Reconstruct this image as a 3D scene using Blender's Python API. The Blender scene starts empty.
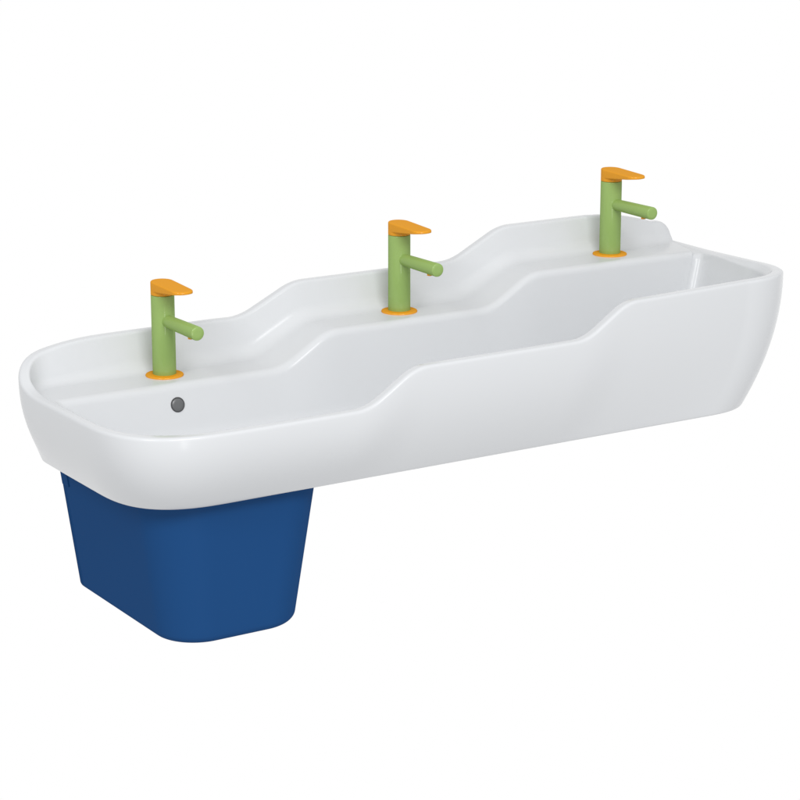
import bpy, bmesh, math
from mathutils import Vector

# ------------------------------------------------------------------ camera
scn = bpy.context.scene
C = scn.collection
cd = bpy.data.cameras.new('camera')
cam = bpy.data.objects.new('camera', cd)
C.objects.link(cam)
cd.sensor_width = 36.0
cd.lens = 2351.46 / 800 * 36.0
cd.clip_start = 0.05
cd.clip_end = 200
cam.location = (-1.65402, -3.32430, 0.93797)
cam.rotation_euler = (math.radians(90 - 14.85487), 0, -math.radians(32.34900))
scn.camera = cam
scn.view_settings.view_transform = 'Standard'
scn.view_settings.look = 'None'
scn.view_settings.exposure = 0.0
scn.view_settings.gamma = 1.0

# ------------------------------------------------------------------ world: white photo studio
# the half of the studio that the product is shot against is a white cyclorama, the rest is dimmer
w = bpy.data.worlds.new('World')
scn.world = w
w.use_nodes = True
nt = w.node_tree
bg = nt.nodes['Background']
tc = nt.nodes.new('ShaderNodeTexCoord')
dot = nt.nodes.new('ShaderNodeVectorMath'); dot.operation = 'DOT_PRODUCT'
dv = Vector((math.sin(math.radians(25)), math.cos(math.radians(25)), -0.45)).normalized()
dot.inputs[1].default_value = dv
nt.links.new(tc.outputs['Generated'], dot.inputs[0])
mr = nt.nodes.new('ShaderNodeMapRange'); mr.interpolation_type = 'SMOOTHSTEP'
mr.inputs['From Min'].default_value = 0.45
mr.inputs['From Max'].default_value = 0.75
mr.inputs['To Min'].default_value = 0.70
mr.inputs['To Max'].default_value = 1.0
nt.links.new(dot.outputs['Value'], mr.inputs['Value'])
nt.links.new(mr.outputs['Result'], bg.inputs['Strength'])
bg.inputs['Color'].default_value = (1, 1, 1, 1)

def area(name, loc, target, size, power, col=(1, 1, 1)):
    ld = bpy.data.lights.new(name, 'AREA')
    ld.shape = 'RECTANGLE'; ld.size, ld.size_y = size
    ld.energy = power; ld.color = col
    o = bpy.data.objects.new(name, ld); C.objects.link(o)
    o.location = loc
    o.rotation_euler = (Vector(target) - Vector(loc)).to_track_quat('-Z', 'Y').to_euler()
    return o
area('softbox_key', (-4.5, -2.9, 3.9), (0.4, -0.1, 0), (2.0, 2.0), 120)
area('softbox_front', (-0.7, -5.0, 3.3), (0.5, -0.2, 0), (3.0, 1.6), 172)
area('softbox_strip', (-0.75, -4.3, -0.75), (0.3, -0.1, 0.05), (0.22, 1.8), 12)

# ------------------------------------------------------------------ materials
def mat(name, col, rough, spec, coat=0.0, coat_rough=0.08, var=0.02, scale=9.0):
    m = bpy.data.materials.new(name); m.use_nodes = True
    t = m.node_tree; b = t.nodes['Principled BSDF']
    n = t.nodes.new('ShaderNodeTexNoise'); n.inputs['Scale'].default_value = scale
    n.inputs['Detail'].default_value = 4
    co = t.nodes.new('ShaderNodeTexCoord')
    t.links.new(co.outputs['Object'], n.inputs['Vector'])
    mx = t.nodes.new('ShaderNodeMix'); mx.data_type = 'RGBA'
    mx.inputs['A'].default_value = (*[c * (1 - var) for c in col], 1)
    mx.inputs['B'].default_value = (*[min(1, c * (1 + var)) for c in col], 1)
    t.links.new(n.outputs['Fac'], mx.inputs['Factor'])
    t.links.new(mx.outputs['Result'], b.inputs['Base Color'])
    r = t.nodes.new('ShaderNodeMapRange')
    r.inputs['To Min'].default_value = rough * (1 - min(0.08, var * 8)); r.inputs['To Max'].default_value = rough * (1 + min(0.08, var * 8))
    t.links.new(n.outputs['Fac'], r.inputs['Value'])
    t.links.new(r.outputs['Result'], b.inputs['Roughness'])
    b.inputs['Specular IOR Level'].default_value = spec
    b.inputs['Coat Weight'].default_value = coat
    b.inputs['Coat Roughness'].default_value = coat_rough
    return m
M_cer = mat('glazed_white_ceramic', (0.615, 0.628, 0.645), 0.20, 0.32, 0.0, 0.06, 0.0, 3.0)
M_blue = mat('matt_blue_ceramic', (0.0085, 0.056, 0.178), 0.45, 0.03, 0, 0.1, 0.015, 5.0)
def matt_glaze(m, fac, rough=0.3):
    t = m.node_tree; b = t.nodes['Principled BSDF']; out = t.nodes['Material Output']
    d = t.nodes.new('ShaderNodeBsdfDiffuse'); g = t.nodes.new('ShaderNodeBsdfGlossy'); x = t.nodes.new('ShaderNodeMixShader')
    src = b.inputs['Base Color'].links[0].from_socket
    t.links.new(src, d.inputs['Color'])
    g.inputs['Roughness'].default_value = rough
    x.inputs[0].default_value = fac
    t.links.new(d.outputs[0], x.inputs[1]); t.links.new(g.outputs[0], x.inputs[2])
    t.links.new(x.outputs[0], out.inputs['Surface'])
    t.nodes.remove(b)
matt_glaze(M_blue, 0.012, 0.25)
M_green = mat('green_lacquer', (0.268, 0.402, 0.116), 0.20, 0.16, 0, 0.1, 0.01, 30.0)
M_orange = mat('orange_lacquer', (0.70, 0.300, 0.016), 0.20, 0.16, 0, 0.1, 0.01, 30.0)
matt_glaze(M_green, 0.045, 0.14)
matt_glaze(M_orange, 0.032, 0.12)
M_grey = mat('grey_plastic', (0.12, 0.123, 0.127), 0.3, 0.5, 0, 0.1, 0.02, 60.0)
M_shade = mat('recess_shade', (0.075, 0.075, 0.078), 0.6, 0.2, 0, 0.1, 0.02, 60.0)  # dark tone standing in for the shade inside the overflow recess

# ------------------------------------------------------------------ helpers
def mesh_obj(name, verts, faces, m, parent=None, smooth=True, loc=None):
    me = bpy.data.meshes.new(name)
    me.from_pydata([tuple(v) for v in verts], [], faces)
    bm = bmesh.new(); bm.from_mesh(me)
    bmesh.ops.remove_doubles(bm, verts=bm.verts, dist=1e-6)
    bmesh.ops.recalc_face_normals(bm, faces=bm.faces)
    bm.to_mesh(me); bm.free()
    if smooth:
        for f in me.polygons: f.use_smooth = True
    me.materials.append(m)
    o = bpy.data.objects.new(name, me); C.objects.link(o)
    if parent: o.parent = parent
    if loc: o.location = loc
    return o

def tag(o, label=None, cat=None, group=None, kind=None):
    if label: o['label'] = label
    if cat: o['category'] = cat
    if group: o['group'] = group
    if kind: o['kind'] = kind
    return o

def loft(rings, cap0=True, cap1=True):
    """rings: list of equally long closed point loops -> verts, faces"""
    n = len(rings[0]); V = []; F = []
    for r in rings: V += r
    for i in range(len(rings) - 1):
        for j in range(n):
            k = (j + 1) % n
            F.append((i * n + j, i * n + k, (i + 1) * n + k, (i + 1) * n + j))
    for flag, i in ((cap0, 0), (cap1, len(rings) - 1)):
        if flag:
            c = sum((Vector(p) for p in rings[i]), Vector()) / n
            V.append(c); ci = len(V) - 1
            for j in range(n):
                F.append((i * n + j, i * n + (j + 1) % n, ci))
    return V, F

def fillet_path(keys, radii, counts):
    """3-D polyline with rounded corners, always the same number of points"""
    out = [keys[0]]
    L = [(keys[i + 1] - keys[i]).length for i in range(len(keys) - 1)]
    for i in range(1, len(keys) - 1):
        r = min(radii[i], 0.49 * L[i - 1], 0.49 * L[i])
        P = keys[i]
        a = P + (keys[i - 1] - P) * (r / max(L[i - 1], 1e-9))
        b = P + (keys[i + 1] - P) * (r / max(L[i], 1e-9))
        n = counts[i]
        for k in range(n + 1):
            t = k / n
            # blend between quadratic bezier and its flatter neighbour: close to an arc
            out.append(a * (1 - t) ** 2 + P * (2 * t * (1 - t)) + b * t * t)
    out.append(keys[-1])
    return out

def sstep(x, a, b):
    t = min(1.0, max(0.0, (x - a) / (b - a)))
    s = t * t * (3 - 2 * t)
    return 0.65 * s + 0.35 * (0.5 - 0.5 * math.cos(math.pi * t))

def interp(x, tab):
    if x <= tab[0][0]: return tab[0][1]
    for (x0, y0), (x1, y1) in zip(tab, tab[1:]):
        if x <= x1: return y0 + (y1 - y0) * (x - x0) / (x1 - x0)
    return tab[-1][1]

# ------------------------------------------------------------------ the trough basin
DZ = 0.0517
def ramp(x, c, w=0.090, soft=0.021):
    return sum(min(1.0, max(0.0, (x + d * soft / 6 - c) / w + 0.5)) for d in range(-6, 7)) / 13
def H(x, y=-0.03):                                   # height of the tap ledge, three levels joined by short ramps
    c1 = interp(y, [(-0.378, 0.202), (-0.06, 0.231), (0.07, 0.223)])
    c2 = interp(y, [(-0.378, 0.617), (-0.06, 0.643), (0.07, 0.648)])
    w = interp(y, [(-0.06, 0.084), (0.05, 0.102)])
    return DZ * (ramp(x, c1, w) + ramp(x, c2, w))

ZB = -0.121
def superq(cx, cy, ex, ey, n, cnt, a0, a1):
    """superellipse quarter around corner centre; a in 0..1 from the first axis to the second"""
    out = []
    for k in range(cnt):
        t = a0 + (a1 - a0) * (k + 0.5) / cnt
        a = t * math.pi / 2
        c, s = math.cos(a), math.sin(a)
        out.append((cx + ex * abs(c) ** (2 / n), cy + ey * abs(s) ** (2 / n)))
    return out

NB, NC, NS, ND, NF = 230, 26, 26, 52, 200
def loop(x0, x1, yb, yf, rbl, rbr, cl, nl, cr, nr, ysl=-0.10, ysr=-0.10):
    """one plan outline.  yf: function of x (front edge).  cl=(x end, y end) of the front-left corner."""
    P = []
    # back, right to left
    xa, xb = 1.035, -0.15
    ea, eb = min(xa, x1 - rbr - 0.004), max(xb, x0 + rbl + 0.004)
    for k in range(NB):
        x = xa + (xb - xa) * k / (NB - 1)
        if x > 0.85: x = 0.85 + (x - 0.85) * (ea - 0.85) / (xa - 0.85)
        if x < 0.05: x = 0.05 + (x - 0.05) * (eb - 0.05) / (xb - 0.05)
        P.append((x, yb))
    xa, xb = ea, eb
    # rest of the back and the back-left corner and the side down to ysl
    path = []
    xe = x0 + rbl
    if xb > xe:
        for k in range(1, 20): path.append((xb + (xe - xb) * k / 20, yb))
    for k in range(0, 21):
        a = math.pi / 2 + math.pi / 2 * k / 20
        path.append((x0 + rbl + rbl * math.cos(a), yb - rbl + rbl * math.sin(a)))
    if yb - rbl > ysl + 1e-4:
        for k in range(1, 21): path.append((x0, yb - rbl + (ysl - yb + rbl) * k / 20))
    P += resample(path, NC * 2, P[-1])
    # side down to the front-left corner
    ys2 = cl[1]
    for k in range(1, NS + 1): P.append((x0, ysl_of(path) + (ys2 - ysl_of(path)) * k / NS))
    # front-left corner
    xc = cl[0]; yfc = yf(xc)
    for k in range(1, ND + 1):
        a = math.pi / 2 * k / ND
        c, s = math.cos(a) ** (2 / nl) if k < ND else 0.0, math.sin(a) ** (2 / nl)
        P.append((xc - (xc - x0) * c, ys2 + (yfc - ys2) * s))
    # front, left to right
    xr = cr[0]
    for k in range(1, NF + 1):
        x = xc + (xr - xc) * k / NF
        P.append((x, yf(x)))
    # front-right corner
    ys3 = cr[1]; yfr = yf(xr)
    for k in range(1, ND + 1):
        a = math.pi / 2 * (1 - k / ND)
        c, s = math.cos(a) ** (2 / nr), (math.sin(a) ** (2 / nr) if k < ND else 0.0)
        P.append((xr + (x1 - xr) * c, ys3 + (yfr - ys3) * s))
    # right side up to ysr
    path = []
    yt = min(ysr, yb - rbr)
    for k in range(1, NS + 1): P.append((x1, ys3 + (yt - ys3) * k / NS))
    if yb - rbr > yt + 1e-4:
        for k in range(1, 21): path.append((x1, yt + (yb - rbr - yt) * k / 20))
    for k in range(0, 21):
        a = math.pi / 2 * k / 20
        path.append((x1 - rbr + rbr * math.cos(a), yb - rbr + rbr * math.sin(a)))
    for k in range(1, 20): path.append((x1 - rbr + (xa - x1 + rbr) * k / 20, yb))
    P += resample(path, NC * 2, P[-1])
    return P

def ysl_of(path): return path[-1][1]
def resample(path, n, start):
    pts = [start] + path
    d = [0.0]
    for a, b in zip(pts, pts[1:]): d.append(d[-1] + math.hypot(b[0] - a[0], b[1] - a[1]))
    out = []
    for k in range(1, n + 1):
        s = d[-1] * k / n
        if n > 1 and start[0] > 1.0: pass
        i = 0
        while i < len(d) - 2 and d[i + 1] < s: i += 1
        t = (s - d[i]) / max(d[i + 1] - d[i], 1e-9)
        out.append((pts[i][0] + (pts[i + 1][0] - pts[i][0]) * t, pts[i][1] + (pts[i + 1][1] - pts[i][1]) * t))
    return out

front_tab = [(-0.3, -0.380), (-0.05, -0.380), (0.2, -0.378), (0.4, -0.376), (0.55, -0.373), (0.7, -0.3655),
             (0.865, -0.353), (0.95, -0.345), (1.1, -0.33)]
def smooth_front(off, k=0.06):
    def f(x):
        return off + sum(interp(x + d * k, front_tab) for d in (-1, -0.5, 0, 0.5, 1)) / 5
    return f
fT = smooth_front(0.0)
fI = smooth_front(0.018)
fF = smooth_front(0.021)
fE = smooth_front(0.026)
LT = loop(-0.246, 1.095, 0.070, fT, 0.064, 0.006, (-0.05, -0.185), 3.0, (0.93, -0.20), 2.5)
LI = loop(-0.230, 1.080, 0.052, fI, 0.050, 0.006, (-0.05, -0.185), 2.9, (0.93, -0.20), 2.4)
LF = loop(-0.2245, 1.075, 0.037, fF, 0.038, 0.006, (-0.05, -0.185), 2.9, (0.93, -0.20), 2.4)
LE = loop(-0.218, 1.070, -0.060, fE, 0.010, 0.014, (-0.05, -0.185), 2.8, (0.93, -0.20), 2.3)
LG = loop(-0.165, 1.000, -0.086, lambda x: -0.285, 0.03, 0.036, (-0.05, -0.19), 2.3, (0.90, -0.20), 2.1)
LB = loop(-0.206, 1.003, 0.070, lambda x: -0.327, 0.050, 0.012, (-0.05, -0.17), 2.9, (0.87, -0.18), 2.6)
def taper(L):                                        # the right end narrows a little towards the front
    return [(x - 0.017 * min(1, max(0, (0.07 - y) / 0.27)) * min(1, max(0, (x - 0.93) / 0.12)), y) for x, y in L]
LT, LI, LF, LE = taper(LT), taper(LI), taper(LF), taper(LE)
N = len(LT)

# height of the rim above the ledge, station by station
def rim_extra(i):
    x, y = LT[i]
    if y > 0.0699:                                   # the back edge
        if x > 1.045:
            t = min(1.0, (x - 1.045) / 0.048)
            return 0.041 * max(0.0, 1 - t ** 2.6) ** 0.5 - 0.004
        if x > 0.90: 
            t = (x - 0.90) / 0.145
            return 0.062 - 0.026 * t ** 1.8
        if x > -0.10: return 0.0665 - 0.0035 * sstep(x, 0.10, 0.26)
        return 0.0665 - 0.0115 * ((-0.10 - x) / 0.082) ** 2
    if x < 0.2 and y > -0.10:                        # round the left end
        return interp(y, [(-0.10, 0.005), (-0.05, 0.005), (-0.01, 0.006), (0.01, 0.009), (0.022, 0.017), (0.035, 0.030), (0.05, 0.043), (0.07, 0.055)])
    if x > 0.9 and y > -0.30:
        return interp(y, [(-0.30, 0.006), (-0.2, 0.003), (-0.05, -0.002), (0.07, -0.004)])
    return 0.006 + 0.003 * sstep(x, 0.1, 0.3) if y < -0.3 else 0.006
RX = [rim_extra(i) for i in range(N)]
for it in range(5):
    new = []
    for i in range(N):
        if it and LT[i][0] > 0.0: new.append(RX[i]); continue
        if 195 < i < 330 or (LT[i][0] < -0.02 and LT[i][1] > -0.15):
            new.append(sum(RX[(i + d) % N] for d in range(-4, 5)) / 9)
        else:
            new.append((RX[i - 1] + RX[i] + RX[(i + 1) % N]) / 3)
    RX = new

def back_weight(i):
    """1 where the tap ledge lies between rim and bowl (back), 0 where the bowl starts at the rim"""
    if i < NB: return 1.0
    e = i - NB
    if e < NC * 2: return 1.0
    e2 = N - i
    if e2 <= NC * 2: return 1.0
    if i < NB + NC * 2 + NS:
        return 1 - sstep((i - NB - NC * 2 + 1) / NS, 0, 0.9)
    if i >= N - NC * 2 - NS:
        return sstep((i - (N - NC * 2 - NS) + 1) / NS, 0.1, 1)
    return 0.0

NO = 22
sections = []
for i in range(N):
    tx, ty = LT[i]; bx, by = LB[i]; ix, iy = LI[i]; fx, fy = LF[i]; ex, ey = LE[i]; gx, gy = LG[i]
    R = H(tx, ty) + RX[i]
    bw = back_weight(i)
    cx = bx + (0.45 - bx) * 0.03; cy = by + (-0.13 - by) * 0.06
    S = [Vector((cx, cy, ZB))]
    # bottom arris
    lo = Vector((bx, by, ZB))
    # outer wall
    wall = []
    for k in range(NO + 1):
        t = k / NO                                    # 0 at the bottom, 1 at the rim
        wgt = (1 - t) ** 2.1
        z = ZB + (R - 0.008 - ZB) * t
        wall.append(Vector((tx + (bx - tx) * wgt, ty + (by - ty) * wgt, z)))
    first = wall[1]
    S += fillet_path([S[0], lo, first], [0, 0.004, 0], [0, 5, 0])[1:-1]
    S += wall[1:-1]
    zf = H(fx, fy) * bw + (R - 0.006) * (1 - bw)
    rgt = tx > 1.0 or (tx > 0.9 and ty < -0.2)
    fr = sstep(-ty, 0.10, 0.32)
    if rgt: zf = min(H(fx, fy), R - 0.0015 - 0.0015 * (1 - bw) - 0.003 * fr)
    ze = H(ex, ey) * bw + (R - 0.013) * (1 - bw)
    if rgt: ze = min(zf - 0.0005, R - 0.002 - 0.003 * (1 - bw) - 0.008 * fr)
    keys = [wall[-2], Vector((tx, ty, R)), Vector((ix, iy, R - 0.0005)), Vector((fx, fy, zf)),
            Vector((ex, ey, ze)), Vector((gx, gy, -0.108)), Vector((gx + (0.4 - gx) * 0.12, gy + (-0.19 - gy) * 0.75, -0.110))]
    rr = [0, 0.0065, 0.0055, 0.004 + (0.012 + 0.010 * sstep(tx, -0.2, 0.0)) * (bw if RX[i] > 0.02 else 0), 0.004 + 0.009 * bw, 0.050, 0]
    path = fillet_path(keys, rr, [0, 7, 7, 10, 8, 14, 0])
    S += path[1:]
    sections.append(S)
rings = [[sections[i][k] for i in range(N)] for k in range(len(sections[0]))]
V, F = loft(rings, True, True)

basin = bpy.data.objects.new('trough_washbasin', None); C.objects.link(basin)
basin.empty_display_size = 0.1
tag(basin, 'long white glazed ceramic trough basin with a stepped wavy rim and three tap ledges', 'washbasin')
body = mesh_obj('basin_body', V, F, M_cer, basin)

def lathe(profile, n=64, cx=0, cy=0):
    rings = []
    for r, z in profile:
        rings.append([Vector((cx + r * math.cos(2 * math.pi * k / n), cy + r * math.sin(2 * math.pi * k / n), z)) for k in range(n)])
    return loft(rings)

# overflow insert: a grey domed disc set in the bowl wall under the lowest tap
def wall_disc(prof, m, name):
    V, F = lathe(prof, 64)
    V = [Vector((v.x, -v.z, v.y)) for v in V]
    o = mesh_obj(name, V, F, m, basin)
    o.location = (-0.012, -0.0680, -0.0325)
    o.rotation_euler = (math.radians(-13.5), 0, 0)
    return o
wall_disc([(0.0121, -0.006), (0.0122, 0.0006), (0.0119, 0.0012), (0.0114, 0.0012), (0.0110, 0.0004), (0.0100, 0.0001)], M_shade, 'overflow_recess_shade')  # dark ring paints the recess shade around the disc; the wall has no hole
wall_disc([(0.0104, -0.002), (0.0105, 0.0006), (0.0101, 0.0010), (0.0060, 0.0014), (0.0010, 0.0015)], M_grey, 'overflow_cap')

# ------------------------------------------------------------------ blue siphon cover under the left end
def bin_loop(hw, yb, yf, rc, cx):
    P = [(cx + hw - 2 * hw * k / 12, yb) for k in range(13)]
    P += [(cx - hw, yb + (yf + rc - yb) * k / 16) for k in range(1, 16)]
    for k in range(0, 25):
        a = math.pi + math.pi / 2 * k / 24
        P.append((cx - hw + rc + rc * math.cos(a), yf + rc + rc * math.sin(a)))
    P += [(cx - hw + rc + (2 * hw - 2 * rc) * k / 16, yf) for k in range(1, 16)]
    for k in range(0, 25):
        a = 1.5 * math.pi + math.pi / 2 * k / 24
        P.append((cx + hw - rc + rc * math.cos(a), yf + rc + rc * math.sin(a)))
    P += [(cx + hw, yf + rc + (yb - yf - rc) * k / 16) for k in range(1, 16)]
    return P
ZT, ZL = ZB - 0.0015, -0.361
keysr = []
def bl(z, inset=0.0):
    t = (ZT - z) / (ZT - ZL)
    hw = 0.154 - 0.0355 * t - inset
    cx = -0.010 - 0.0015 * t
    return [Vector((x, y, z)) for x, y in bin_loop(hw, 0.066 - inset * 0.3, -0.298 + 0.021 * t + inset, 0.084 - 0.014 * t - inset * 0.8, cx)]
rings = [bl(ZT)]
for k in range(1, 24): rings.append(bl(ZT + (ZL + 0.014 - ZT) * k / 23))
for k in range(1, 11):
    a = math.pi / 2 * k / 10
    rings.append(bl(ZL + 0.014 * (1 - math.sin(a)), 0.014 * (1 - math.cos(a))))
rings.append(bl(ZL - 0.0002, 0.05))
V, F = loft(rings)
cover = bpy.data.objects.new('siphon_cover', None); C.objects.link(cover)
cover.location = (0, 0.066, ZL)
tag(cover, 'dark blue tapered cover with rounded front corners, hanging under the white basin', 'siphon cover')
mesh_obj('cover_body', [v - Vector((0, 0.066, ZL)) for v in V], F, M_blue, cover)
# narrow mounting strip along the back edges
def strip(s):
    bmv = []; bf = []
    n = 10
    for k in range(n + 1):
        z = ZT - 0.002 + (-0.172 - ZT) * k / n
        t = (ZT - z) / (ZT - ZL)
        hx = 0.154 - 0.0355 * t; cx = -0.010 - 0.0015 * t
        xo = cx + s * (hx + 0.0016); xi = cx + s * (hx - 0.01)
        bmv += [(xo, 0.064, z), (xo, 0.040, z), (xi, 0.040, z), (xi, 0.064, z)]
    for k in range(n):
        for j in range(4):
            a = k * 4 + j; b = k * 4 + (j + 1) % 4
            bf.append((a, b, b + 4, a + 4))
    bf.append((0, 1, 2, 3)); bf.append((n * 4, n * 4 + 1, n * 4 + 2, n * 4 + 3))
    return [Vector(v) - Vector((0, 0.066, ZL)) for v in bmv], bf
for s in (-1, 1):
    V, F = strip(s)
    mesh_obj('mounting_strip', V, F, M_blue, cover, smooth=False)

# ------------------------------------------------------------------ taps
def make_tap():
    t = bpy.data.objects.new('basin_tap', None); C.objects.link(t)
    t.empty_display_size = 0.05
    V, F = lathe([(0.030, -0.004), (0.0308, -0.0020), (0.0308, 0.0012), (0.0303, 0.0022), (0.029, 0.0028), (0.022, 0.0032), (0.018, 0.0032)], 72)
    mesh_obj('base_ring', V, F, M_orange, t)
    V, F = lathe([(0.0188, 0.0020), (0.0190, 0.0026), (0.0190, 0.1325), (0.0187, 0.1333), (0.0180, 0.1335)], 72)
    mesh_obj('column', V, F, M_green, t)
    # spout: a round tube leaving the column, flat end with a small bevel
    V, F = lathe([(0.0098, 0.004), (0.0100, 0.010), (0.0107, 0.050), (0.0114, 0.1180), (0.0111, 0.1195), (0.0103, 0.1202), (0.005, 0.1202)], 56)
    V = [Vector((v.x, -v.z, v.y)) for v in V]
    sp = mesh_obj('spout', V, F, M_green, t); sp.location = (0, 0, 0.0925)
    V, F = lathe([(0.0042, 0.004), (0.0044, -0.0022), (0.0040, -0.0028), (0.003, -0.0027)], 32)
    mesh_obj('aerator', V, F, M_orange, sp, loc=(0, -0.0950, -0.0106))
    # handle: cap on the column that draws out into a flat rounded lever
    def outline(z, grow, yt, wt):
        """plan of the handle: round back (radius of the column), straight sides, rounded tip"""
        r = 0.0190 + grow
        P = []
        for k in range(0, 41):                        # back half circle from +x to -x
            a = math.pi * k / 40
            P.append((r * math.cos(a), r * math.sin(a)))
        ws = wt + grow
        yc = -yt + ws * 0.95
        for k in range(1, 20):
            q = k / 20
            P.append((-(r + (ws - r) * q), yc * q))
        for k in range(0, 41):
            a = math.pi + math.pi * k / 40
            c, s = math.cos(a), math.sin(a)
            P.append((ws * math.copysign(abs(c) ** 0.93, c), yc + ws * 0.95 * math.copysign(abs(s) ** 0.93, s) * 1.0))
        for k in range(1, 20):
            q = 1 - k / 20
            P.append((r + (ws - r) * q, yc * q))
        return P
    def slope(y, top):                                # side profile of the lever
        q = (-y - 0.010) / 0.070
        return (0.1552 - 0.0026 * q) if top else (0.1412 + 0.0064 * max(0.0, min(1.0, q)))
    base = outline(0, 0, 0.084, 0.0178)
    n = len(base); nf = n - 41
    def ring(fz, grow):
        pts = outline(0, 0, 0.084, 0.0178)
        out = []
        for i, (x, y) in enumerate(pts):
            g = 1 + grow / 0.0190
            yc = max(-0.066, min(0.0, y))               # shrink towards the spine of the lever
            yn = yc * (1 + min(0.0, grow) * 6) + (y - yc) * g
            out.append(Vector((x * g, yn, fz(yn))))
        return out
    def cring(z, r):
        out = []
        for i in range(n):
            a = math.pi * i / 40 if i <= 40 else math.pi + math.pi * (i - 40) / (nf + 1)
            out.append(Vector((r * math.cos(a), r * math.sin(a), z)))
        return out
    lo = lambda d: (lambda y: slope(y, False) + d)
    hi = lambda d: (lambda y: slope(y, True) + d)
    def under(f, g, dz):                                # from the column front out to the lever edge
        A = cring(0.1405, 0.0190); B = ring(lo(dz), 0)
        out = []
        for i, (p, q) in enumerate(zip(A, B)):
            if i <= 40: out.append(Vector((p.x, p.y, 0.1408 + dz + 0.0004 * f)))
            else: out.append(Vector((p.x + (q.x * g - p.x) * f, p.y + (q.y * g - p.y) * f, p.z + (q.z - p.z) * f)))
        return out
    rings = [cring(0.1340, 0.0178), cring(0.1340, 0.0186), cring(0.1344, 0.0190), cring(0.1365, 0.0190), cring(0.1392, 0.0190),
             under(0.03, 1, -0.0008), under(0.12, 1, -0.0004), under(0.5, 0.99, -0.0003), under(0.9, 0.985, -0.0002), under(1.0, 0.975, 0.0),
             ring(lo(0.0005), -0.0002), ring(lo(0.0014), 0.0), ring(hi(-0.0024), 0.0), ring(hi(-0.0018), 0.0),
             ring(hi(-0.0008), -0.0004), ring(hi(-0.0002), -0.0011), ring(hi(0.0), -0.0022), ring(hi(0.0001), -0.0060),
             ring(hi(0.0001), -0.0120)]
    V, F = loft(rings, True, False)
    F.append(tuple((len(rings) - 1) * n + j for j in range(n)))
    mesh_obj('lever_handle', V, F, M_orange, t)
    return t

def copy_tree(o, parent=None):
    c = o.copy(); C.objects.link(c)
    if parent: c.parent = parent
    for ch in list(o.children): copy_tree(ch, c)
    return c
tap = make_tap()
labels = ['green tap with orange lever on the lowest ledge, directly above the grey overflow disc',
          'green tap with orange lever on the middle ledge, between the two other taps',
          'green tap with orange lever on the highest ledge, farthest from the blue cover']
taps = [tap, copy_tree(tap), copy_tree(tap)]
for i, (o, l) in enumerate(zip(taps, labels)):
    o.location = (0.45 * i, 0, H(0.45 * i) + 0.0002)
    tag(o, l, 'tap', 'green and orange taps on the basin ledge')

scn.render.engine = 'CYCLES'
